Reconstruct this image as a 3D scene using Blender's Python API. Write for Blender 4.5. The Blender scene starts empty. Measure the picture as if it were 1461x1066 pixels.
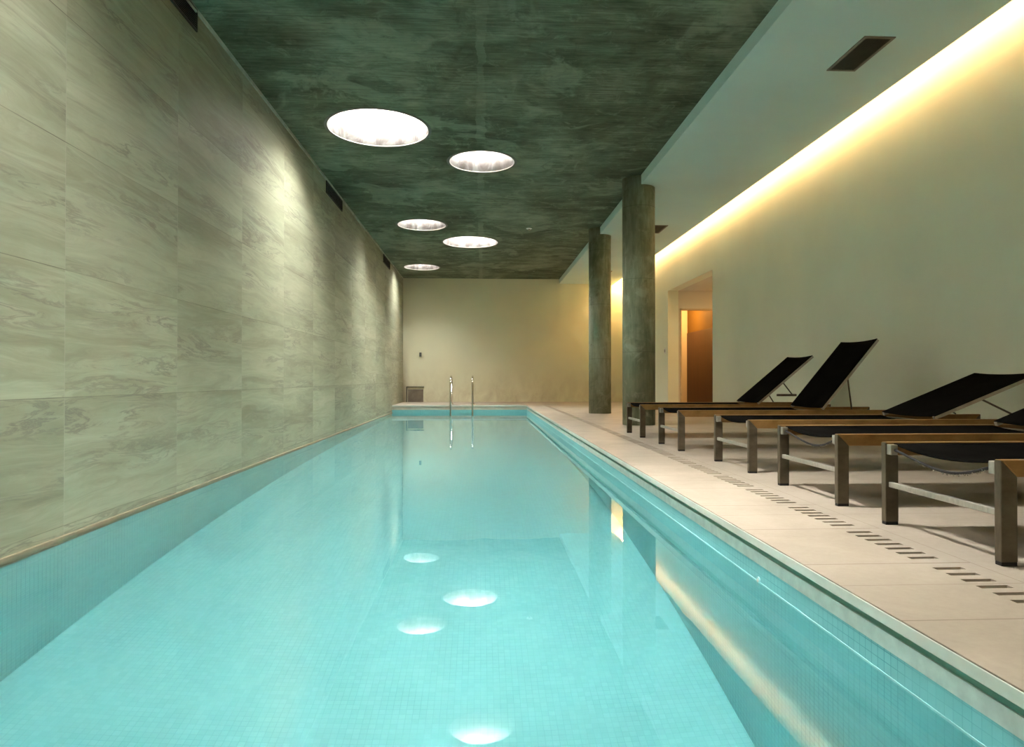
import bpy, bmesh, math, random
from mathutils import Vector, Matrix
random.seed(7)
scene = bpy.context.scene
COL = scene.collection
PI = math.pi

# ------------------------------------------------------------------ constants (metres, deck at z = 0)
XL, XR = -2.03, 3.86          # tiled wall / plaster wall
YN, YF = -3.5, 17.5           # near and far end of the room
ZC, ZS = 3.24, 3.12           # concrete ceiling / white soffit
XS0, XS1 = 2.07, 3.53         # soffit edges
XP = 1.06                     # pool edge on the deck side
YP0, YP1 = -2.6, 15.35        # pool ends
ZW = -0.175                   # water level
ZB = -1.475                   # pool bottom

# ------------------------------------------------------------------ helpers
def link(o, parent=None):
    COL.objects.link(o)
    if parent is not None:
        o.parent = parent
    return o

def obj(name, bm, mat, parent=None, smooth=False, loc=None):
    me = bpy.data.meshes.new(name)
    bmesh.ops.recalc_face_normals(bm, faces=bm.faces)
    bm.to_mesh(me); bm.free()
    me.materials.append(mat)
    if smooth:
        for p in me.polygons: p.use_smooth = True
    o = bpy.data.objects.new(name, me)
    if loc: o.location = loc
    return link(o, parent)

def tag(o, label, cat, group=None, kind=None):
    o['label'] = label; o['category'] = cat
    if group: o['group'] = group
    if kind: o['kind'] = kind
    return o

def thing(name, label, cat, loc=(0, 0, 0), rz=0, group=None):
    o = bpy.data.objects.new(name, None); o.empty_display_size = .1
    o.location = loc; o.rotation_euler = (0, 0, rz)
    link(o)
    return tag(o, label, cat, group)

def struct(o):
    o['kind'] = 'structure'; return o

def B(): return bmesh.new()

def box(bm, x0, x1, y0, y1, z0, z1, bev=0):
    r = bmesh.ops.create_cube(bm, size=1)
    vs = r['verts']
    for v in vs:
        v.co = Vector((x0 + (v.co.x + .5) * (x1 - x0), y0 + (v.co.y + .5) * (y1 - y0), z0 + (v.co.z + .5) * (z1 - z0)))
    if bev:
        es = set(e for v in vs for e in v.link_edges)
        bmesh.ops.bevel(bm, geom=list(es), offset=bev, segments=2, profile=.5, affect='EDGES')
    return bm

def quad(bm, a, b, c, d):
    return bm.faces.new([bm.verts.new(p) for p in (a, b, c, d)])

def prism_xz(bm, pts, y0, y1, bev=0):
    """polygon in the xz plane extruded along y"""
    a = [bm.verts.new((x, y0, z)) for x, z in pts]
    b = [bm.verts.new((x, y1, z)) for x, z in pts]
    n = len(pts)
    fs = [bm.faces.new(a), bm.faces.new(b[::-1])]
    for i in range(n):
        fs.append(bm.faces.new((a[i], b[i], b[(i + 1) % n], a[(i + 1) % n])))
    if bev:
        es = list({e for f in fs for e in f.edges})
        bmesh.ops.bevel(bm, geom=es, offset=bev, segments=2, profile=.5, affect='EDGES')
    return bm

def tube(bm, pts, r, seg=12, caps=True):
    pts = [Vector(p) for p in pts]
    rings = []
    up = Vector((0, 0, 1))
    prev = None
    for i, p in enumerate(pts):
        t = (pts[min(i + 1, len(pts) - 1)] - pts[max(i - 1, 0)]).normalized()
        if prev is None:
            n = t.cross(up)
            if n.length < 1e-3: n = t.cross(Vector((1, 0, 0)))
            n.normalize()
        else:
            n = (prev - t * prev.dot(t)).normalized()
        prev = n
        b = t.cross(n)
        rings.append([bm.verts.new(p + (n * math.cos(2 * PI * k / seg) + b * math.sin(2 * PI * k / seg)) * r) for k in range(seg)])
    for a, b in zip(rings, rings[1:]):
        for k in range(seg):
            bm.faces.new((a[k], a[(k + 1) % seg], b[(k + 1) % seg], b[k]))
    if caps:
        bm.faces.new(rings[0][::-1]); bm.faces.new(rings[-1])
    return bm

def lathe(bm, prof, cx=0, cy=0, seg=48, closed=False):
    rings = []
    for r, z in prof:
        rings.append([bm.verts.new((cx + r * math.cos(2 * PI * k / seg), cy + r * math.sin(2 * PI * k / seg), z)) for k in range(seg)])
    pairs = list(zip(rings, rings[1:]))
    if closed: pairs.append((rings[-1], rings[0]))
    for a, b in pairs:
        for k in range(seg):
            bm.faces.new((a[k], a[(k + 1) % seg], b[(k + 1) % seg], b[k]))
    return rings

def slab_holes(bm, xs, ys, holes, z0, z1):
    """flat slab on a grid of cells, cells in holes left open"""
    V = {}
    def v(i, j, k):
        if (i, j, k) not in V: V[(i, j, k)] = bm.verts.new((xs[i], ys[j], (z0, z1)[k]))
        return V[(i, j, k)]
    nx, ny = len(xs) - 1, len(ys) - 1
    solid = lambda i, j: 0 <= i < nx and 0 <= j < ny and (i, j) not in holes
    for i in range(nx):
        for j in range(ny):
            if not solid(i, j): continue
            bm.faces.new((v(i, j, 1), v(i + 1, j, 1), v(i + 1, j + 1, 1), v(i, j + 1, 1)))
            bm.faces.new((v(i, j, 0), v(i, j + 1, 0), v(i + 1, j + 1, 0), v(i + 1, j, 0)))
            if not solid(i - 1, j): bm.faces.new((v(i, j, 0), v(i, j, 1), v(i, j + 1, 1), v(i, j + 1, 0)))
            if not solid(i + 1, j): bm.faces.new((v(i + 1, j, 0), v(i + 1, j + 1, 0), v(i + 1, j + 1, 1), v(i + 1, j, 1)))
            if not solid(i, j - 1): bm.faces.new((v(i, j, 0), v(i + 1, j, 0), v(i + 1, j, 1), v(i, j, 1)))
            if not solid(i, j + 1): bm.faces.new((v(i, j + 1, 0), v(i, j + 1, 1), v(i + 1, j + 1, 1), v(i + 1, j + 1, 0)))

# ------------------------------------------------------------------ materials
class N:
    """small node-graph writer"""
    def __init__(s, name):
        s.m = bpy.data.materials.new(name); s.m.use_nodes = True
        s.t = s.m.node_tree; s.t.nodes.clear()
        s.out = s.t.nodes.new('ShaderNodeOutputMaterial')
    def n(s, typ, ins=None, **kw):
        d = s.t.nodes.new('ShaderNode' + typ)
        for k, v in kw.items(): setattr(d, k, v)
        for k, v in (ins or {}).items(): s.set(d.inputs[k], v)
        return d
    def set(s, sock, v):
        if isinstance(v, bpy.types.NodeSocket): s.t.links.new(v, sock)
        elif isinstance(v, bpy.types.Node): s.t.links.new(v.outputs[0], sock)
        else:
            if isinstance(v, (tuple, list)) and len(v) == 3 and len(sock.default_value) == 4: v = (*v, 1)
            sock.default_value = v
    def math(s, op, a, b=0.0, c=0.0, clamp=False):
        d = s.n('Math', operation=op, use_clamp=clamp)
        s.set(d.inputs[0], a); s.set(d.inputs[1], b); s.set(d.inputs[2], c)
        return d.outputs[0]
    def pos(s):
        g = s.n('NewGeometry')
        x = s.n('SeparateXYZ', {0: g.outputs['Position']})
        return x.outputs
    def opos(s):
        g = s.n('TexCoord')
        x = s.n('SeparateXYZ', {0: g.outputs['Object']})
        return x.outputs
    def vec(s, x, y, z=0.0):
        return s.n('CombineXYZ', {0: x, 1: y, 2: z}).outputs[0]
    def noise(s, v, scale=1, detail=4, rough=.55, dist=0.0):
        return s.n('TexNoise', {'Vector': v, 'Scale': scale, 'Detail': detail, 'Roughness': rough, 'Distortion': dist}).outputs['Fac']
    def ramp(s, f, *stops):
        d = s.n('ValToRGB', {0: f}); e = d.color_ramp.elements
        while len(e) < len(stops): e.new(.5)
        for el, (p, c) in zip(e, stops):
            el.position = p
            if not isinstance(c, (tuple, list)): c = (c, c, c)
            el.color = (*c, 1)
        return d.outputs[0]
    def mix(s, f, a, b, mode='MIX'):
        d = s.n('Mix', data_type='RGBA', blend_type=mode)
        s.set(d.inputs[0], f); s.set(d.inputs[6], a); s.set(d.inputs[7], b)
        return d.outputs[2]
    def bump(s, h, strength=.3, dist=.01):
        return s.n('Bump', {'Height': h, 'Strength': strength, 'Distance': dist}).outputs[0]
    def bsdf(s, color, rough=.6, metal=0.0, normal=None, spec=.5, **kw):
        d = s.n('BsdfPrincipled', {'Base Color': color, 'Roughness': rough, 'Metallic': metal, 'Specular IOR Level': spec})
        if normal is not None: s.set(d.inputs['Normal'], normal)
        for k, v in kw.items(): s.set(d.inputs[k], v)
        s.t.links.new(d.outputs[0], s.out.inputs[0])
        return s.m

def plain(name, color, rough=.6, metal=0.0, vary=.12, scale=8, spec=.5):
    w = N(name); p = w.n('TexCoord').outputs['Object']
    f = w.noise(p, scale, 4)
    lo = tuple(c * (1 - vary) for c in color); hi = tuple(min(1, c * (1 + vary)) for c in color)
    return w.bsdf(w.ramp(f, (.3, lo), (.7, hi)), rough, metal, spec=spec)

def m_travertine():
    w = N('veined stone tiles'); x, y, z = w.pos()
    TY, TZ, OY, OZ = 1.205, .625, .94, -.115
    u = w.math('DIVIDE', w.math('SUBTRACT', y, OY), TY); v = w.math('DIVIDE', w.math('SUBTRACT', z, OZ), TZ)
    iu, iv = w.math('FLOOR', u), w.math('FLOOR', v); fu, fv = w.math('FRACT', u), w.math('FRACT', v)
    rnd = w.n('TexWhiteNoise', {'Vector': w.vec(iu, iv, 3.3)}, noise_dimensions='3D')
    ro = w.n('SeparateXYZ', {0: rnd.outputs['Color']}).outputs
    # veins run along the length of each tile, a different piece of stone on each
    vx = w.math('ADD', y, w.math('MULTIPLY', ro[0], 37)); vz = w.math('ADD', w.math('MULTIPLY', z, 4.2), w.math('MULTIPLY', ro[1], 29))
    v1 = w.vec(w.math('MULTIPLY', vx, .55), vz, 0)
    warp = w.noise(v1, 1.1, 3, .5)
    v2 = w.vec(w.math('MULTIPLY', vx, .45), w.math('ADD', vz, w.math('MULTIPLY', warp, 1.7)), warp)
    big = w.noise(v2, 1.0, 5, .6, .15)
    fine = w.noise(w.vec(w.math('MULTIPLY', vx, 1.3), w.math('MULTIPLY', w.math('ADD', vz, w.math('MULTIPLY', warp, 1.7)), 4.6), 1.7), 1.6, 8, .72, .2)
    ridge = w.math('ABSOLUTE', w.math('SUBTRACT', w.noise(v2, 2.1, 7, .68, .45), .5))
    vein = w.math('SUBTRACT', 1.0, w.math('MULTIPLY', ridge, 24), clamp=True)
    patch = w.math('MULTIPLY', vein, w.math('MULTIPLY', w.math('SUBTRACT', w.noise(v1, .9, 2, .5), .42), 4.5, clamp=True))
    col = w.ramp(big, (.30, (.225, .235, .155)), (.5, (.31, .325, .225)), (.70, (.39, .40, .29)))
    col = w.mix(w.math('MULTIPLY', w.math('SUBTRACT', fine, .5), 1.5, clamp=True), col, (.50, .48, .37))
    col = w.mix(w.math('MULTIPLY', w.math('SUBTRACT', .47, fine), 2.3, clamp=True), col, (.20, .20, .14))
    col = w.mix(w.math('MULTIPLY', patch, .75), col, (.17, .165, .13))
    tone = w.math('ADD', .9, w.math('MULTIPLY', ro[2], .17))
    col = w.mix(1.0, col, w.vec(tone, tone, tone), 'MULTIPLY')
    jh = w.math('LESS_THAN', w.math('ABSOLUTE', w.math('SUBTRACT', fv, .5)), .4966)   # 1 inside the tile
    jv = w.math('LESS_THAN', w.math('ABSOLUTE', w.math('SUBTRACT', fu, .5)), .4986)
    col = w.mix(w.math('SUBTRACT', 1, jv), col, (.34, .335, .26))
    jk = w.math('ADD', .18, w.math('MULTIPLY', w.math('SUBTRACT', w.noise(w.vec(y, iv, 0), 1.1, 4, .6), .42), 3.4, clamp=True), clamp=True)
    col = w.mix(w.math('MULTIPLY', w.math('SUBTRACT', 1, jh), jk), col, (.10, .09, .06))
    h = w.math('ADD', w.math('MULTIPLY', fine, .4), w.math('MULTIPLY', w.math('MINIMUM', jh, jv), .5))
    return w.bsdf(col, .55, normal=w.bump(h, .25, .004), spec=.35)

def m_concrete(name, dark, mid, light, axis='x'):
    w = N(name); x, y, z = w.pos()
    if axis == 'x':
        sv = w.vec(w.math('MULTIPLY', x, 1.2), w.math('MULTIPLY', y, 4.5), 0); pv = w.vec(x, y, 0)
        sv2 = w.vec(w.math('MULTIPLY', x, 3.2), w.math('MULTIPLY', y, 30), 0)
        brd = w.math('FRACT', w.math('MULTIPLY', y, 1.0 / 1.22)); brd2 = w.math('FRACT', w.math('ADD', w.math('MULTIPLY', x, 1 / 2.44), .43))
    else:
        sv = w.vec(w.math('MULTIPLY', x, 5), w.math('MULTIPLY', y, 5), w.math('MULTIPLY', z, 1.2)); pv = w.vec(x, y, z)
        sv2 = w.vec(w.math('MULTIPLY', x, 18), w.math('MULTIPLY', y, 18), w.math('MULTIPLY', z, 3))
        brd = w.math('FRACT', w.math('MULTIPLY', z, 1 / .95)); brd2 = None
    big = w.noise(pv, .75, 5, .62, .6)
    st = w.noise(sv, 1.0, 6, .66)
    fn = w.noise(sv2, 1.2, 5, .7)
    f = w.math('ADD', w.math('MULTIPLY', big, .52), w.math('ADD', w.math('MULTIPLY', st, .26), w.math('MULTIPLY', fn, .30)))
    col = w.ramp(f, (.42, dark), (.54, mid), (.68, light))
    # pale washed patches with a hard edge, like old repair skim
    pt = w.noise(pv, 1.0, 5, .55, .9)
    pm = w.math('MULTIPLY', w.math('SUBTRACT', pt, .56), 26, clamp=True)
    col = w.mix(w.math('MULTIPLY', pm, w.math('ADD', .18, w.math('MULTIPLY', fn, .45))), col, tuple(c * 1.1 for c in light))
    mot = w.noise(pv, 3.6, 6, .72, .8)
    col = w.mix(w.math('MULTIPLY', w.math('SUBTRACT', mot, .55), 4.5, clamp=True), col, light)
    col = w.mix(w.math('MULTIPLY', w.math('SUBTRACT', .45, mot), 4.5, clamp=True), col, dark)
    sp = w.noise(pv, 7, 4, .65)
    col = w.mix(w.math('MULTIPLY', w.math('SUBTRACT', .36, sp), 5, clamp=True), col, tuple(c * .6 for c in dark))
    ln = w.math('LESS_THAN', brd, .008)
    col = w.mix(w.math('MULTIPLY', ln, .45), col, tuple(c * .7 for c in dark))
    if brd2 is not None:
        sm = w.math('LESS_THAN', w.math('ABSOLUTE', w.math('SUBTRACT', x, w.math('MULTIPLY', w.math('SUBTRACT', st, .5), .12))), w.math('MULTIPLY', pt, .09))
        mo = w.math('MULTIPLY', w.math('SUBTRACT', w.noise(w.vec(0.3, y, 0), .55, 3, .5), .45), 6, clamp=True)
        col = w.mix(w.math('MULTIPLY', sm, w.math('MULTIPLY', mo, .5)), col, light)
    return w.bsdf(col, .75, normal=w.bump(f, .35, .02), spec=.25)

def m_mosaic(name, a, b, gk=1.0):
    """small square mosaic; a, b = which world axes span the face"""
    w = N(name); p = w.pos()
    T = .0285
    u = w.math('DIVIDE', p[a], T); v = w.math('DIVIDE', p[b], T)
    rnd = w.n('TexWhiteNoise', {'Vector': w.vec(w.math('FLOOR', u), w.math('FLOOR', v), 1.1)}, noise_dimensions='3D').outputs['Value']
    col = w.ramp(rnd, (0, (.19, .485, .50)), (.5, (.20, .50, .515)), (1, (.21, .515, .53)))
    du = w.math('ABSOLUTE', w.math('SUBTRACT', w.math('FRACT', u), .5)); dv = w.math('ABSOLUTE', w.math('SUBTRACT', w.math('FRACT', v), .5))
    grout = w.math('GREATER_THAN', w.math('MAXIMUM', du, dv), .465)
    # grout darker in places
    dirt = w.math('MULTIPLY', w.math('SUBTRACT', w.noise(w.vec(p[0], p[1], p[2]), 2.6, 3, .6), .3), 3.0, clamp=True)
    col = w.mix(w.math('MULTIPLY', grout, w.math('MULTIPLY', dirt, gk)), col, (.03, .24, .29))
    h = w.math('SUBTRACT', 1, grout)
    return w.bsdf(col, .35, normal=w.bump(h, .2, .002))

def m_water():
    w = N('clear pool water'); x, y, z = w.pos()
    n1 = w.noise(w.vec(x, y, 0), 1.3, 2, .5); n2 = w.noise(w.vec(x, y, 4), 5.5, 2, .5)
    h = w.math('ADD', n1, w.math('MULTIPLY', n2, .12))
    g = w.n('BsdfGlass', {'Color': (.97, 1, 1), 'Roughness': 0.0, 'IOR': 1.28, 'Normal': w.bump(h, 1.0, .0009)})
    w.t.links.new(g.outputs[0], w.out.inputs[0])
    va = w.n('VolumeAbsorption', {'Color': (.30, .95, .95), 'Density': .07})
    w.t.links.new(va.outputs[0], w.out.inputs[1])
    return w.m

def m_stone_floor():
    w = N('pale stone deck'); x, y, z = w.pos()
    f = w.noise(w.vec(x, y, z), 2.2, 6, .62, .5); g = w.noise(w.vec(x, y, z), 40, 4, .7)
    col = w.ramp(w.math('ADD', w.math('MULTIPLY', f, .75), w.math('MULTIPLY', g, .25)), (.3, (.28, .245, .19)), (.5, (.345, .30, .24)), (.7, (.405, .36, .295)))
    jy = w.math('FRACT', w.math('DIVIDE', w.math('ADD', w.math('SUBTRACT', y, 2.111), 50), .5))
    near = w.math('LESS_THAN', x, 1.60)
    j = w.math('MULTIPLY', w.math('LESS_THAN', w.math('MINIMUM', jy, w.math('SUBTRACT', 1, jy)), .006), near)
    jx = w.math('LESS_THAN', w.math('ABSOLUTE', w.math('SUBTRACT', x, 1.60)), .0016)
    j2 = w.math('LESS_THAN', w.math('FRACT', w.math('ADD', y, .111)), .0035)
    j = w.math('MAXIMUM', j, w.math('MAXIMUM', jx, j2))
    col = w.mix(w.math('MULTIPLY', j, .75), col, (.17, .13, .09))
    return w.bsdf(col, .5, normal=w.bump(w.math('ADD', w.math('MULTIPLY', g, .3), w.math('MULTIPLY', j, -1)), .15, .003), spec=.4)

def m_plaster(name, color, stain=None):
    w = N(name); x, y, z = w.pos()
    f = w.noise(w.vec(x, y, z), .9, 4, .5); g = w.noise(w.vec(x, y, z), 60, 3, .6)
    col = w.ramp(f, (.3, tuple(c * .95 for c in color)), (.7, tuple(c * 1.04 for c in color)))
    if stain:
        s1 = w.noise(w.vec(w.math('MULTIPLY', x, 1.3), y, w.math('MULTIPLY', z, .8)), 2.6, 6, .65, .5)
        low = w.math('SUBTRACT', 1.0, w.math('MULTIPLY', z, 1.1), clamp=True)          # splash stains along the foot of the wall
        k = w.math('MULTIPLY', w.math('MULTIPLY', w.math('SUBTRACT', s1, .40), 3.0, clamp=True), low)
        col = w.mix(w.math('MULTIPLY', k, .5), col, stain)
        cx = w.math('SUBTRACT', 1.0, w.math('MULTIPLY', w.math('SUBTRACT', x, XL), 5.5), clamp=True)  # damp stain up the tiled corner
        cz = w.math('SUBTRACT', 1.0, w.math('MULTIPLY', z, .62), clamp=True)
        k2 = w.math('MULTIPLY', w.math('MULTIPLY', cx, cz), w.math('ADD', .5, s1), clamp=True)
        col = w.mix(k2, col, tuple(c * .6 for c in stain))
    return w.bsdf(col, .7, normal=w.bump(g, .06, .002), spec=.25)

def m_shaft():
    w = N('white painted shaft'); p = w.n('TexCoord').outputs['Object']
    x = w.n('SeparateXYZ', {0: p}).outputs
    f = w.noise(w.vec(w.math('MULTIPLY', x[0], 5), w.math('MULTIPLY', x[1], 5), w.math('MULTIPLY', x[2], 2.5)), 1.0, 4, .6, .6)
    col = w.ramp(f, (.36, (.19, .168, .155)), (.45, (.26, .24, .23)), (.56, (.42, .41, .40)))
    return w.bsdf(col, .8, spec=.1)

def m_metal(name, c0, c1, rough=.42, metal=.75):
    w = N(name); x, y, z = w.opos()
    f = w.noise(w.vec(w.math('MULTIPLY', x, 6), w.math('MULTIPLY', y, 60), w.math('MULTIPLY', z, 14)), 1.3, 5, .65)
    g = w.noise(w.vec(x, y, z), 9, 4, .6)
    col = w.ramp(w.math('ADD', w.math('MULTIPLY', f, .5), w.math('MULTIPLY', g, .5)), (.36, c0), (.64, c1))
    return w.bsdf(col, w.ramp(g, (.3, rough - .1), (.7, rough + .12)), metal)

def m_sling():
    w = N('black mesh sling'); x, y, z = w.opos()
    a = w.math('SINE', w.math('MULTIPLY', x, 1400)); b = w.math('SINE', w.math('MULTIPLY', y, 1400))
    h = w.math('MULTIPLY', a, b)
    f = w.noise(w.vec(x, y, z), 5, 3)
    col = w.ramp(f, (.3, (.004, .004, .0035)), (.7, (.008, .0075, .0065)))
    return w.bsdf(col, .75, spec=0.0)

def m_wood(name, c0, c1, axis=2):
    w = N(name); p = w.pos()
    cs = [w.math('MULTIPLY', p[i], .8 if i == axis else 14) for i in range(3)]
    f = w.noise(w.vec(*cs), 1.0, 5, .6, .4)
    return w.bsdf(w.ramp(f, (.3, c0), (.7, c1)), .5)

def emit(name, color, strength):
    w = N(name)
    p = w.n('TexCoord').outputs['Object']
    f = w.noise(p, 1.5, 2)
    e = w.n('Emission', {'Color': color, 'Strength': w.math('MULTIPLY', strength, w.math('ADD', .9, w.math('MULTIPLY', f, .2)))})
    w.t.links.new(e.outputs[0], w.out.inputs[0])
    return w.m

SKY = 70
M = dict(
    trav=m_travertine(),
    ceil=m_concrete('board-marked concrete', (.040, .050, .027), (.120, .138, .086), (.29, .315, .225)),
    colm=m_concrete('column concrete', (.14, .152, .094), (.25, .265, .175), (.43, .44, .33), 'z'),
    mos_f=m_mosaic('turquoise mosaic floor', 0, 1, .35), mos_s=m_mosaic('turquoise mosaic side', 1, 2), mos_e=m_mosaic('turquoise mosaic end', 0, 2),
    water=m_water(), deck=m_stone_floor(),
    right=m_plaster('pale plaster', (.84, .86, .71)), far=m_plaster('stained cream plaster', (.68, .66, .48), (.33, .25, .14)),
    soffit=m_plaster('white soffit plaster', (.63, .755, .72)),
    ochre=m_plaster('ochre plaster', (.135, .075, .011)),
    warm=m_plaster('corridor plaster', (.72, .66, .56)),
    coping=plain('pale stone nosing', (.58, .60, .52), .5, vary=.07, scale=10),
    groutband=plain('limescale tile band', (.62, .66, .60), .45, vary=.12, scale=22),
    endband=plain('beige end coping', (.50, .46, .37), .6, vary=.15, scale=5),
    seam=plain('dark worn edge', (.22, .19, .14), .8, vary=.5, scale=12),
    scale=plain('painted waterline glint', (.38, .66, .66), .4, vary=.12, scale=9),  # pale cyan for the waterline glint
    undercut=plain('undercut shade green', (.26, .42, .33), .7),
    ledge=plain('tan stone ledge', (.22, .19, .12), .6),
    seal=plain('grey sealant', (.42, .45, .38), .7, vary=.3, scale=5),
    frame=m_metal('bronze toned steel', (.075, .060, .038), (.145, .118, .08), .45, .5),
    rail=m_metal('warm bronze rail', (.21, .115, .035), (.35, .205, .075), .45, .45),
    strut=m_metal('grey steel', (.30, .29, .25), (.48, .46, .40), .4, .6),
    edge=m_metal('pale frame edge', (.34, .29, .22), (.50, .44, .34), .5, .3),
    sling=m_sling(), rubber=plain('black rubber', (.012, .011, .010), .8),
    hem=plain('frayed hem', (.30, .29, .23), .9, vary=.3, scale=40),
    steel=plain('polished steel', (.62, .60, .55), .18, 1.0, vary=.05),
    dark=plain('black louvre metal', (.018, .018, .016), .55), void=plain('dark duct', (.006, .006, .006), .9),
    ventframe=plain('beige vent frame', (.20, .18, .145), .5), ventslat=plain('brown vent slat', (.10, .085, .06), .5),
    shaft=m_shaft(), pane=emit('daylight through skylight glass', (1, .97, .92), SKY), pane_bright=emit('boosted daylight through skylight glass', (1, .96, .90), SKY * 6.8), ring=plain('skylight ring', (.13, .12, .10), .6),
    white=plain('white plastic', (.75, .74, .70), .4), grey=plain('grey plastic', (.10, .10, .09), .5),
    wood=m_wood('brown wood panelling', (.034, .0105, .002), (.056, .018, .004)), doorframe=plain('pale door frame', (.62, .5, .33), .5),
    hatch=plain('brown service hatch', (.17, .14, .10), .7, vary=.3, scale=5), blackline=plain('black metal trim', (.02, .018, .015), .5),
    channel=plain('drain channel', (.45, .27, .13), .8),
)

# ------------------------------------------------------------------ setting
# deck: main field, nosing strip, end deck; the drain strip is open and holds the covers
DX0, DX1 = 1.40, 1.565
bm = B()
box(bm, XP - .015, DX0, YN, YP1, -.034, 0)
box(bm, DX1, XR + .15, YN, YF + .15, -.06, 0)
box(bm, XL - .15, DX1, YP1 - .015, YF + .15, -.034, 0)
box(bm, XL - .15, XP, YN - .15, YP0, -.04, 0)
box(bm, XR + .15, 6.2, 10.0, 17.2, -.06, 0)
struct(obj('floor', bm, M['deck']))
bm = B()                                            # open channel under the drain covers
quad(bm, (DX0, YN, -.060), (DX1, YN, -.060), (DX1, YP1, -.060), (DX0, YP1, -.060))
quad(bm, (DX0, YN, -.060), (DX0, YP1, -.060), (DX0, YP1, -.014), (DX0, YN, -.014))
quad(bm, (DX1, YN, -.060), (DX1, YP1, -.060), (DX1, YP1, -.014), (DX1, YN, -.014))
struct(obj('floor_channel', bm, M['channel']))

# pool basin
bm = B(); quad(bm, (XL, YP0, ZB), (XP, YP0, ZB), (XP, YP1, ZB), (XL, YP1, ZB))
struct(obj('floor_pool', bm, M['mos_f']))
bm = B()
box(bm, XP, XP + .12, YP0, YP1 + .12, ZB, -.105); struct(obj('wall_pool_right', bm, M['mos_s']))
bm = B(); box(bm, XL - .12, XL, YP0, YP1, ZB, ZW + .004)
struct(obj('wall_pool_left', bm, M['mos_s']))
bm = B()
box(bm, XL, XP, YP1, YP1 + .12, ZB, -.105); box(bm, XL, XP, YP0 - .12, YP0, ZB, -.105)
struct(obj('wall_pool_end', bm, M['mos_e']))
# nosing (overhanging rounded lip), undercut strip with shade painted into its green, pale scale band along the waterline
bm = B()
box(bm, XP - .018, XP + .01, YP0, YP1 + .01, -.036, -.0035, .002)
box(bm, XL, XP + .01, YP1 - .018, YP1 + .01, -.036, -.0035, .002)
struct(obj('trim_1', bm, M['coping']))
bm = B()
box(bm, XP - .0162, XP - .01, YP0, YP1, -.005, -.0008); box(bm, XL, XP, YP1 - .0162, YP1 - .01, -.005, -.0008)
struct(obj('trim_8', bm, M['seam']))
bm = B()
box(bm, XP + .004, XP + .06, YP0, YP1 + .05, -.064, -.030)
struct(obj('trim_2', bm, M['undercut']))
bm = B()
box(bm, XP - .001, XP + .06, YP0, YP1 + .05, -.107, -.062)
struct(obj('trim_3', bm, M['groutband']))
bm = B(); box(bm, XL, XP + .06, YP1 - .001, YP1 + .06, -.107, -.030)
struct(obj('trim_9', bm, M['endband']))
bm = B(); box(bm, XL - .01, XL + .014, YN, YP1, ZW - .06, ZW + .016, .003)
struct(obj('trim_4', bm, M['ledge']))
bm = B(); box(bm, XL - .01, XL + .012, YN, YF, ZC - .03, ZC + .01)
struct(obj('trim_5', bm, M['seal']))

bm = B(); box(bm, XP - .0015, XP + .02, YP0, YP1, ZW - .006, ZW + .004)  # pale strip painting the bright meniscus highlight at the waterline
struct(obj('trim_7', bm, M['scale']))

# water: one closed body that meets the basin
bm = B(); box(bm, XL - .008, XP + .008, YP0 - .008, YP1 + .008, ZB - .01, ZW)
o = obj('pool_water', bm, M['water'])
tag(o, 'still clear turquoise water filling the long indoor pool', 'water', kind='stuff')

# walls
bm = B(); box(bm, XL - .15, XL, YN, YF, ZW - .1, ZC + .2); struct(obj('wall_left', bm, M['trav']))
bm = B(); box(bm, XL - .15, 6.3, YF, YF + .15, -.06, 3.6); struct(obj('wall_end', bm, M['far']))
bm = B(); box(bm, XL - .15, XR + .15, YN - .15, YN, -1.6, 3.6); struct(obj('wall_near', bm, M['far']))
# plaster wall with the recess opening
RY0, RY1, RZ = 10.93, 13.58, 2.425
bm = B()
box(bm, XR, XR + .22, YN, RY0, -.03, 3.6); box(bm, XR, XR + .22, RY1, YF, -.03, 3.6); box(bm, XR, XR + .22, RY0, RY1, RZ, 3.6)
struct(obj('wall_right', bm, M['right']))
# recess: far jamb wall with a doorway, back wall, ceiling; corridor behind
DXa, DXb, DZ = 4.11, 5.0, 2.06
bm = B()
box(bm, XR + .22, DXa, RY1, RY1 + .12, 0, RZ); box(bm, DXb, 5.6, RY1, RY1 + .12, 0, RZ); box(bm, DXa, DXb, RY1, RY1 + .12, DZ, RZ)
box(bm, 5.6, 5.72, RY0 - .12, RY1 + .12, 0, RZ); box(bm, XR + .22, 5.6, RY0 - .12, RY0, 0, RZ)
box(bm, XR + .22, 5.72, RY0 - .12, RY1 + .12, RZ, RZ + .1)
struct(obj('wall_recess', bm, M['warm']))
CY1 = 15.95
bm = B()
box(bm, 4.08, 5.12, CY1, CY1 + .1, 0, 2.5); box(bm, 3.98 + .1, 4.1, RY1 + .12, CY1, 0, 2.5)
box(bm, 4.08, 5.12, RY1 + .12, CY1, 2.45, 2.55)
struct(obj('wall_corridor', bm, M['warm']))
bm = B(); box(bm, 5.012, 5.12, RY1 + .12, CY1, 1.714, 2.5); struct(obj('wall_corridor_side', bm, M['ochre']))
bm = B(); box(bm, 5.0, 5.12, RY1 + .12, CY1, 0, 1.714, .004)
struct(obj('trim_6', bm, M['wood']))
bm = B()
box(bm, DXa, DXa + .035, RY1 - .012, RY1 + .13, 0, DZ, .002); box(bm, DXb - .035, DXb, RY1 - .012, RY1 + .13, 0, DZ, .002); box(bm, DXa, DXb, RY1 - .012, RY1 + .13, DZ - .03, DZ, .002)
struct(obj('door_1', bm, M['doorframe']))

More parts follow.
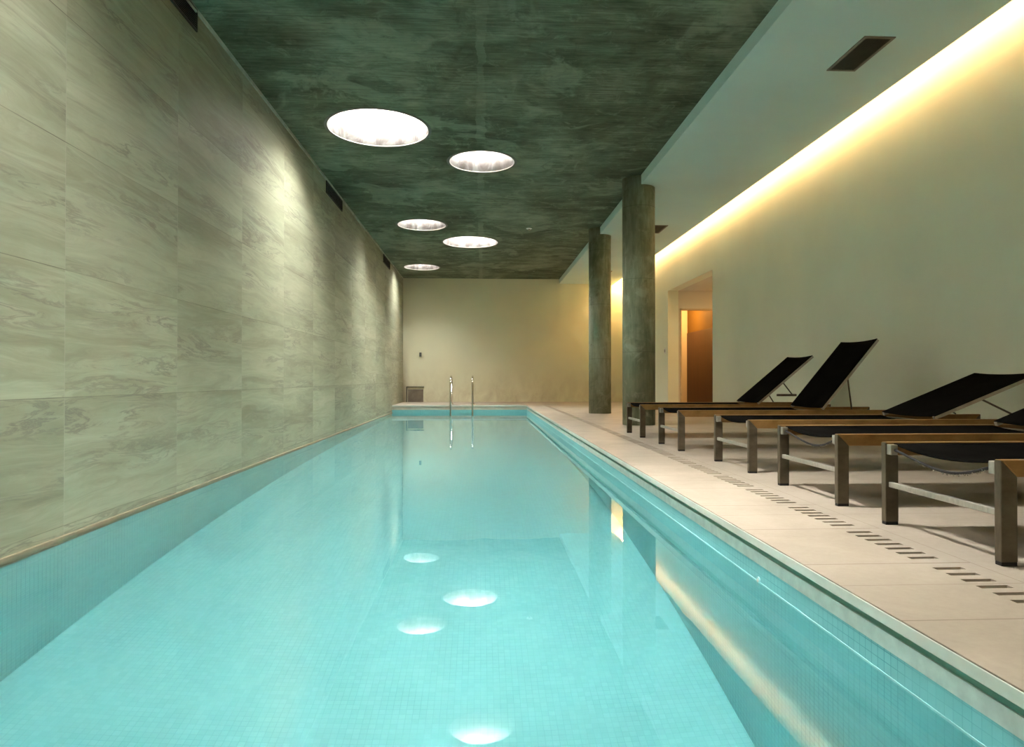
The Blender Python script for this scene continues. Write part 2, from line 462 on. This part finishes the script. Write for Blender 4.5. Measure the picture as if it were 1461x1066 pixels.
# skylight positions
SK = [(-1.08, 7.06, .525), (.012, 8.08, .395), (-1.01, 11.44, .41), (-.20, 12.84, .525), (-1.39, 15.76, .41)]
SKX = [(-1.07, 2.62, .40), (.33, 3.45, .25), (-1.1, -1.6, .525)]     # unseen ones above and behind the frame, added for deck light and shadows
# concrete ceiling pierced by the round openings
bm = B()
def loop(pts):
    vs = [bm.verts.new(p) for p in pts]
    return [bm.edges.new((vs[i], vs[(i + 1) % len(vs)])) for i in range(len(vs))]
es = loop([(XL - .1, YN - .1, ZC), (XS0 + .3, YN - .1, ZC), (XS0 + .3, YF + .1, ZC), (XL - .1, YF + .1, ZC)])
for x, y, r in SK + SKX:
    es += loop([(x + r * math.cos(2 * PI * k / 64), y + r * math.sin(2 * PI * k / 64), ZC) for k in range(64)])
bmesh.ops.triangle_fill(bm, use_beauty=True, use_dissolve=False, edges=es)
struct(obj('ceiling', bm, M['ceil']))
# white soffit with light pocket above its wall-side edge
bm = B()
box(bm, XS0, XS1, YN, YF, ZS, ZC + .01)
box(bm, 3.30, 3.33, YN, YF, ZC, 3.5); box(bm, 3.30, XR + .1, YN, YF, 3.5, 3.55)
struct(obj('ceiling_soffit', bm, M['soffit']))

# skylights: shaft up to the glass
names = ['large round skylight nearest to the camera, closest in the row along the tiled wall',
         'round skylight over the middle of the pool, right of and just behind the nearest one',
         'third round skylight from the camera, left of the far large skylight',
         'large round skylight farther down the ceiling, right of the two small far ones',
         'farthest and smallest-looking round skylight, close to the end wall']
def skylight(x, y, r, label=None, n=0, pane='pane', h=.6):
    g = 'round skylights in the concrete ceiling'
    if label: t = thing('skylight', label, 'skylight', (x, y, ZC), 0, g)
    else:
        t = bpy.data.objects.new('unseen_skylight_%d' % n, None); t.location = (x, y, ZC); link(t); struct(t)
    b = B(); lathe(b, [(r, 0), (r, h), (r + .06, h), (r + .06, .004), (r, 0)], seg=64)
    bmesh.ops.remove_doubles(b, verts=b.verts, dist=1e-5)
    obj('shaft', b, M['shaft'], t, True)
    b = B(); lathe(b, [(r - .002, -.004), (r + .028, -.004), (r + .034, .002), (r - .002, .002)], seg=64, closed=True); obj('rim', b, M['ring'], t)
    b = B(); vs = [b.verts.new((r * math.cos(2 * PI * k / 48), r * math.sin(2 * PI * k / 48), h - .005)) for k in range(48)]
    b.faces.new(vs); obj('pane', b, M[pane], t)
    return t
for (x, y, r), l in zip(SK, names): skylight(x, y, r, l)
for k, (x, y, r) in enumerate(SKX): skylight(x, y, r, None, k + 1, *(('pane_bright', .40) if k == 1 else ('pane', .6)))  # second unseen one: small boosted pane to sharpen the lounger shadows

# columns
def column(x, y, r, label):
    t = thing('column', label, 'column', (x, y, 0), 0, 'round concrete columns')
    b = B(); rg = lathe(b, [(r, 0), (r, ZC + .02)], seg=64); b.faces.new(rg[0][::-1]); b.faces.new(rg[1])
    obj('shaft', b, M['colm'], t, True)
    for p in t.children[0].data.polygons:
        if len(p.vertices) > 4: p.use_smooth = False
column(2.085, 8.71, .213, 'nearer round bare concrete column behind the farthest loungers')
column(2.097, 11.65, .195, 'farther round bare concrete column standing clear of the loungers near the end wall')

# ------------------------------------------------------------------ drain covers
xs = [DX0, 1.435, 1.53, DX1]
proto = None
words = ['nearest', 'second', 'third', 'fourth', 'fifth', 'sixth', 'seventh', 'eighth', 'ninth', 'tenth', 'eleventh', 'twelfth', 'thirteenth', 'fourteenth', 'fifteenth',
         'sixteenth', 'seventeenth', 'eighteenth', 'nineteenth', 'twentieth', 'twenty-first', 'twenty-second', 'twenty-third', 'twenty-fourth', 'twenty-fifth', 'twenty-sixth', 'twenty-seventh', 'twenty-eighth', 'twenty-ninth', 'thirtieth']
ys = [0.0005]; holes = set(); j = 0
for i in range(7):
    a = .0625 * (i + 1) - .0125; ys += [a, a + .025]; holes.add((1, 2 * i + 1))
ys.append(.4995)
for k in range(-2, 27):
    y0 = 2.111 + .5 * k
    if proto is None:
        b = B(); slab_holes(b, xs, ys, holes, -.014, 0); proto = o = obj('drain_cover', b, M['deck'])
    else:
        o = proto.copy(); COL.objects.link(o)
    o.location = (0, y0, 0)
    i = k + 2
    last = k == 26
    tag(o, 'slotted pale stone drain cover in the deck, %s of the row' % ('nearest one' if i == 0 else 'farthest one' if last else words[i] + ' from the front'), 'drain cover', 'drain covers along the pool deck')

# ------------------------------------------------------------------ loungers
LW, LL, LH, LT, LD = .64, 2.0, .34, .03, .055   # width, length, rail height, section thickness, section depth
HX, BL = 1.245, .765                            # hinge position, backrest length
def lounger(x, y, ang, label, strap=False, rest=False):
    t = thing('sun_lounger', label, 'sun lounger', (x, y, 0), 0, 'sun loungers lined up on the deck')
    for s in (-1, 1):
        y0, y1 = (s * LW / 2, s * (LW / 2 - LT)); y0, y1 = min(y0, y1), max(y0, y1)
        yi = s * (LW / 2 - LT)
        for rear in (0, 1):
            f = (lambda q: LL - q) if rear else (lambda q: q)
            pts = [(f(0), .012), (f(LD), .012), (f(LD), LH - LD - .0006), (f(0), LH - .0006)]
            b = B(); prism_xz(b, pts, y0, y1, .003); lg = obj('leg', b, M['frame'], t)
            b = B(); box(b, min(f(.001), f(LD - .001)), max(f(.001), f(LD - .001)), y0 + .001, y1 - .001, 0, .014, .002); obj('foot_cap', b, M['rubber'], lg)
        b = B(); prism_xz(b, [(.0006, LH), (LL - .0006, LH), (LL - LD - .0006, LH - LD), (LD + .0006, LH - LD)], y0, y1, .003); obj('side_rail', b, M['rail'], t)
        b = B(); box(b, .004, .034, min(yi, yi - s * .03), max(yi, yi - s * .03), LH - .05, LH - .008, .003); obj('corner_bracket', b, M['strut'], t)
    w = LW / 2 - LT
    for xx in (.012, LL - .032):
        b = B(); box(b, xx, xx + .02, -w, w, .155, .177, .003); obj('stretcher', b, M['strut'], t)
    # seat sling: stretched between the rails, sagging a little in the middle
    def sheet(nx, ny, fn, th):
        b = B(); top = [[b.verts.new(fn(i / nx, j / ny, 0)) for j in range(ny + 1)] for i in range(nx + 1)]
        bot = [[b.verts.new(fn(i / nx, j / ny, -th)) for j in range(ny + 1)] for i in range(nx + 1)]
        for i in range(nx):
            for j in range(ny):
                b.faces.new((top[i][j], top[i + 1][j], top[i + 1][j + 1], top[i][j + 1]))
                b.faces.new((bot[i][j], bot[i][j + 1], bot[i + 1][j + 1], bot[i + 1][j]))
        for i in range(nx):
            b.faces.new((top[i][0], bot[i][0], bot[i + 1][0], top[i + 1][0])); b.faces.new((top[i][ny], top[i + 1][ny], bot[i + 1][ny], bot[i][ny]))
        for j in range(ny):
            b.faces.new((top[0][j], top[0][j + 1], bot[0][j + 1], bot[0][j])); b.faces.new((top[nx][j], bot[nx][j], bot[nx][j + 1], top[nx][j + 1]))
        return b
    def seat(u, v, dz):
        q = 4 * v * (1 - v)
        sag = .028 * q * (1 - .35 * u)
        return (.035 + u * (HX - .04), (v - .5) * 2 * (w + .004), LH - .004 - sag + dz)
    obj('seat_sling', sheet(18, 12, seat, .005), M['sling'], t, True)
    b = B(); box(b, HX - .012, HX + .012, -w, w, LH - .045, LH - .012, .004); obj('cross_bar', b, M['frame'], t)
    # backrest: side bars in a pale finish, top bar, sling
    ca, sa = math.cos(ang), math.sin(ang)
    P = lambda d, yy, n: (HX + d * ca - n * sa, yy, LH + .008 + d * sa + n * ca)
    wb = w - .006
    for s in (-1, 1):
        b = B(); pts = [P(d, 0, n) for d, n in ((0, -.016), (BL, -.016), (BL, .008), (0, .008))]
        prism_xz(b, [(p[0], p[2]) for p in pts], min(s * wb, s * (wb - .022)), max(s * wb, s * (wb - .022)), .003); obj('backrest_bar', b, M['edge'], t)
    b = B(); tube(b, [P(BL - .012, -wb + .02, -.012), P(BL - .012, wb - .02, -.012)], .010); obj('top_bar', b, M['edge'], t, True)
    def bk(u, v, dn):
        q = 4 * v * (1 - v); return P(.004 + u * (BL - .004 - .007 * q * u), (v - .5) * 2 * (wb + .001), .0125 - .011 * q + dn)
    obj('backrest_sling', sheet(14, 12, bk, .005), M['sling'], t, True)
    # prop struts down to the rails
    D, L = .355, .275
    ax, az = HX + D * ca, LH + .008 + D * sa
    bz = LH + .004; bx = ax + math.sqrt(max(.0004, L * L - (az - bz) ** 2))
    for s in (-1, 1):
        e = (bx, bz)
        if rest and s < 0: e = (ax + .085, LH + .098)
        b = B(); tube(b, [(ax, s * (wb - .011), az - .016), (e[0], s * (w + .006), e[1])], .0065, 8); obj('prop_strut', b, M['frame'], t, True)
    if rest:
        b = B(); box(b, ax - .075, ax + .13, -w - .012, -w + .012, LH + .082, LH + .105, .003); obj('prop_rest', b, M['frame'], t)
    if strap:   # loose front hem cord drooping between the front brackets
        def cv(v, dz=0): return (.02 + .03 * math.sin(PI * v), w - .02 - v * (2 * w - .04), LH - .028 - .055 * math.sin(PI * min(1, v * 1.0)) ** 1.2 + dz)
        b = B(); tube(b, [cv(k / 20) for k in range(21)], .0055, 8); h = obj('hem_cord', b, M['rubber'], t, True)
        b = B(); rr = random.Random(3)
        for k in range(44):
            p = Vector(cv(.18 + .72 * k / 43)); l = .004 + .008 * rr.random()
            tube(b, [p, p + Vector((rr.uniform(-.006, .006), rr.uniform(-.006, .006), -l))], .0022, 5)
        obj('frayed_fringe', b, M['hem'], h, True)
    return t
A22 = math.radians(22)
lounger(1.665, 2.38, A22, 'black sling sun lounger nearest to the camera, cut off by right edge', True)
lounger(1.680, 3.385, A22, 'second sun lounger from the camera, brown rails, black sling, frayed front hem', True)
lounger(1.705, 4.485, A22, 'middle sun lounger of the row, black backrest tilted only slightly up')
lounger(1.645, 5.795, math.radians(50.5), 'black sun lounger with the steepest and highest raised backrest')
lounger(1.632, 7.075, math.radians(40), 'farthest sun lounger, in front of the near column, backrest half raised', False, True)

# ------------------------------------------------------------------ pool ladder
t = thing('pool_ladder', 'stainless steel pool ladder with two tall handrails at far pool end', 'pool ladder', (-.44, YP1, 0))
for s in (-1, 1):
    xx = s * .25; pts = [(xx, .50, -.01), (xx, .50, .50)]
    for k in range(0, 13):
        a = PI * k / 12; pts.append((xx, .21 + .29 * math.cos(a), .50 + .165 * math.sin(a)))
    pts += [(xx, -.08, .3), (xx, -.08, -.3), (xx, -.08, -1.2)]
    b = B(); tube(b, pts, .0205, 16); hr = obj('handrail', b, M['steel'], t, True)
    b = B(); rg = lathe(b, [(.055, .0), (.055, .008), (.03, .02), (.021, .022)], xx, .50, 24); obj('flange', b, M['steel'], hr, True)
for z in (-.42, -.70, -.98):
    b = B(); box(b, -.24, .24, -.12, -.04, z - .015, z + .015, .008); obj('step', b, M['steel'], t)

# ------------------------------------------------------------------ vents
def soffit_vent(x0, x1, y0, y1, label):
    t = thing('ceiling_vent', label, 'vent', ((x0 + x1) / 2, (y0 + y1) / 2, ZS), 0, 'vents in the white soffit')
    a, c = (x1 - x0) / 2, (y1 - y0) / 2; f = .022
    b = B()
    box(b, -a, a, -c, -c + f, -.008, .004); box(b, -a, a, c - f, c, -.008, .004); box(b, -a, -a + f, -c + f, c - f, -.008, .004); box(b, a - f, a, -c + f, c - f, -.008, .004)
    obj('vent_frame', b, M['ventframe'], t)
    b = B(); n = 9
    for i in range(n):
        xx = -a + f + (2 * a - 2 * f) * (i + .5) / n
        quad(b, (xx - .008, -c + f, -.001), (xx + .006, -c + f, -.007), (xx + .006, c - f, -.007), (xx - .008, c - f, -.001))
    r = bmesh.ops.solidify(b, geom=b.faces[:], thickness=.0015)
    obj('louvre', b, M['ventslat'], t)
    b = B(); box(b, -a + f, a - f, -c + f, c - f, -.0006, .003); obj('backing', b, M['void'], t)
soffit_vent(2.813, 3.050, 4.74, 5.28, 'dark rectangular ceiling vent in white soffit nearest the camera')
soffit_vent(2.813, 3.065, 10.75, 11.33, 'ceiling vent in the white soffit half hidden by nearer column')
soffit_vent(2.813, 3.058, 15.35, 15.90, 'farthest ceiling vent in white soffit, nearly hidden by the far column')
def wall_vent(y0, y1, z0, z1, label):
    t = thing('wall_vent', label, 'vent', (XL, (y0 + y1) / 2, (z0 + z1) / 2), 0, 'vents at the top of the tiled wall')
    c, h = (y1 - y0) / 2, (z1 - z0) / 2; f = .012
    b = B()
    box(b, -.004, .012, -c, c, -h, -h + f); box(b, -.004, .012, -c, c, h - f, h); box(b, -.004, .012, -c, -c + f, -h + f, h - f); box(b, -.004, .012, c - f, c, -h + f, h - f)
    obj('vent_frame', b, M['dark'], t)
    b = B(); n = 9
    for i in range(n):
        zz = -h + f + (2 * h - 2 * f) * (i + .5) / n
        quad(b, (.002, -c + f, zz + .004), (.010, -c + f, zz - .003), (.010, c - f, zz - .003), (.002, c - f, zz + .004))
    bmesh.ops.solidify(b, geom=b.faces[:], thickness=.0015)
    obj('louvre', b, M['grey'], t)
    b = B(); box(b, -.004, .0012, -c + f, c - f, -h + f, h - f); obj('backing', b, M['void'], t)
wall_vent(3.83, 4.83, 3.075, 3.235, 'black slotted vent at the top of tiled wall, cut off by top edge')
wall_vent(8.81, 9.81, 3.045, 3.205, 'black slotted vent at the top of tiled wall, middle one')
wall_vent(13.95, 14.92, 3.035, 3.205, 'farthest black slotted vent at top of tiled wall near the end wall')

# ------------------------------------------------------------------ small fittings
t = thing('wall_sensor', 'tiny dark sensor on a pale round plate on the end wall', 'sensor', (-1.575, YF, 1.24))
b = B(); tube(b, [(0, -.010, 0), (0, .002, 0)], .085, 32); obj('back_plate', b, M['far'], t)
b = B(); box(b, -.03, .03, -.035, -.009, -.055, .055, .006); obj('sensor_body', b, M['grey'], t)
t = thing('service_hatch', 'low stained service hatch with thin black edging in corner of the end wall', 'hatch', (-1.70, YF, 0))
b = B(); box(b, -.20, .20, -.012, .004, .0, .33, .003); obj('panel', b, M['hatch'], t)
b = B(); box(b, -.24, .22, -.03, .004, .39, .405); box(b, -.24, -.222, -.03, .004, 0, .39); obj('edging', b, M['blackline'], t)
t = thing('light_switch', 'small light switch plate on pale wall beside the doorway recess', 'light switch', (XR, 13.78, 1.19))
b = B(); box(b, -.010, .002, -.04, .04, -.06, .06, .004); obj('switch_plate', b, M['white'], t)
b = B(); box(b, -.015, -.009, -.02, .02, -.03, .03, .002); obj('rocker', b, M['grey'], t)
t = thing('ceiling_sprinkler', 'tiny pale sprinkler head on the bare concrete ceiling', 'sprinkler', (.845, 11.62, ZC))
b = B(); lathe(b, [(.001, -.008), (.05, -.008), (.055, .002), (.001, .002)], seg=24); obj('escutcheon', b, M['white'], t, True)
b = B(); tube(b, [(0, 0, 0), (0, 0, -.035)], .012, 12); lathe(b, [(.001, -.037), (.03, -.037), (.03, -.034), (.001, -.034)], seg=20); obj('nozzle', b, M['steel'], t)
t = thing('return_jet', 'small white water return fitting at waterline of the right pool side', 'pool fitting', (XP, 2.50, -.168))
b = B(); tube(b, [(.005, 0, 0), (-.004, 0, 0)], .014, 24); obj('collar', b, M['scale'], t)
b = B(); tube(b, [(-.004, 0, 0), (-.006, 0, 0)], .007, 20); obj('nozzle', b, M['coping'], t)

# ------------------------------------------------------------------ lights
def area(name, loc, rot, sx, sy, power, color, shape='RECTANGLE'):
    l = bpy.data.lights.new(name, 'AREA'); l.shape = shape; l.size = sx; l.size_y = sy; l.energy = power; l.color = color
    o = bpy.data.objects.new(name, l); o.location = loc; o.rotation_euler = rot; return link(o)
COVE = 8
n = 10; seg = (YF - YN) / n
for k in range(n):      # warm strip lamps hidden in the slot between soffit and wall
    area('cove_strip', (3.70, YN + seg * (k + .5), 3.28), (0, math.radians(-80), 0), .03, seg, COVE, (1, .52, .235))
l = bpy.data.lights.new('cove_end_fill', 'POINT'); l.energy = 46; l.color = (1, .50, .21); l.shadow_soft_size = .04  # unseen point light added for the warm wash on the end wall
o = bpy.data.objects.new('cove_end_fill', l); o.location = (3.70, 17.1, 3.26); link(o)
l = bpy.data.lights.new('corridor_lamp', 'POINT'); l.energy = 34; l.color = (1, .52, .15); l.shadow_soft_size = .12
o = bpy.data.objects.new('corridor_lamp', l); o.location = (4.5, 15.2, 2.2); link(o)
area('recess_fill', (4.9, 12.2, RZ - .02), (0, 0, 0), .25, .25, 14, (1, .62, .25), 'SQUARE')  # hidden downlight added to warm the recess

w = bpy.data.worlds.new('World'); scene.world = w; w.use_nodes = True
w.node_tree.nodes['Background'].inputs[0].default_value = (.6, .75, 1, 1); w.node_tree.nodes['Background'].inputs[1].default_value = .3

# ------------------------------------------------------------------ camera
f, vx, vy, cx, cy = 950.0, 686.0, 541.0, 730.5, 533.0
cam = bpy.data.cameras.new('Camera'); cam.sensor_width = 36; cam.sensor_fit = 'HORIZONTAL'; cam.lens = f / 1461 * 36; cam.clip_start = .02; cam.clip_end = 100
c = bpy.data.objects.new('Camera', cam); c.location = (0, 0, .6)
yaw = math.atan((cx - vx) / f); pit = math.atan((vy - cy) / math.hypot(f, cx - vx))
c.rotation_euler = (PI / 2 + pit, 0, -yaw); link(c); scene.camera = c

scene.view_settings.view_transform = 'Standard'; scene.view_settings.look = 'None'
scene.view_settings.exposure = 0.62; scene.view_settings.gamma = 1.0; scene.view_settings.use_curve_mapping = False
scene.cycles.use_denoising = True
scene.cycles.sample_clamp_indirect = 0.0
scene.cycles.max_bounces = 16; scene.cycles.diffuse_bounces = 8; scene.cycles.transmission_bounces = 12
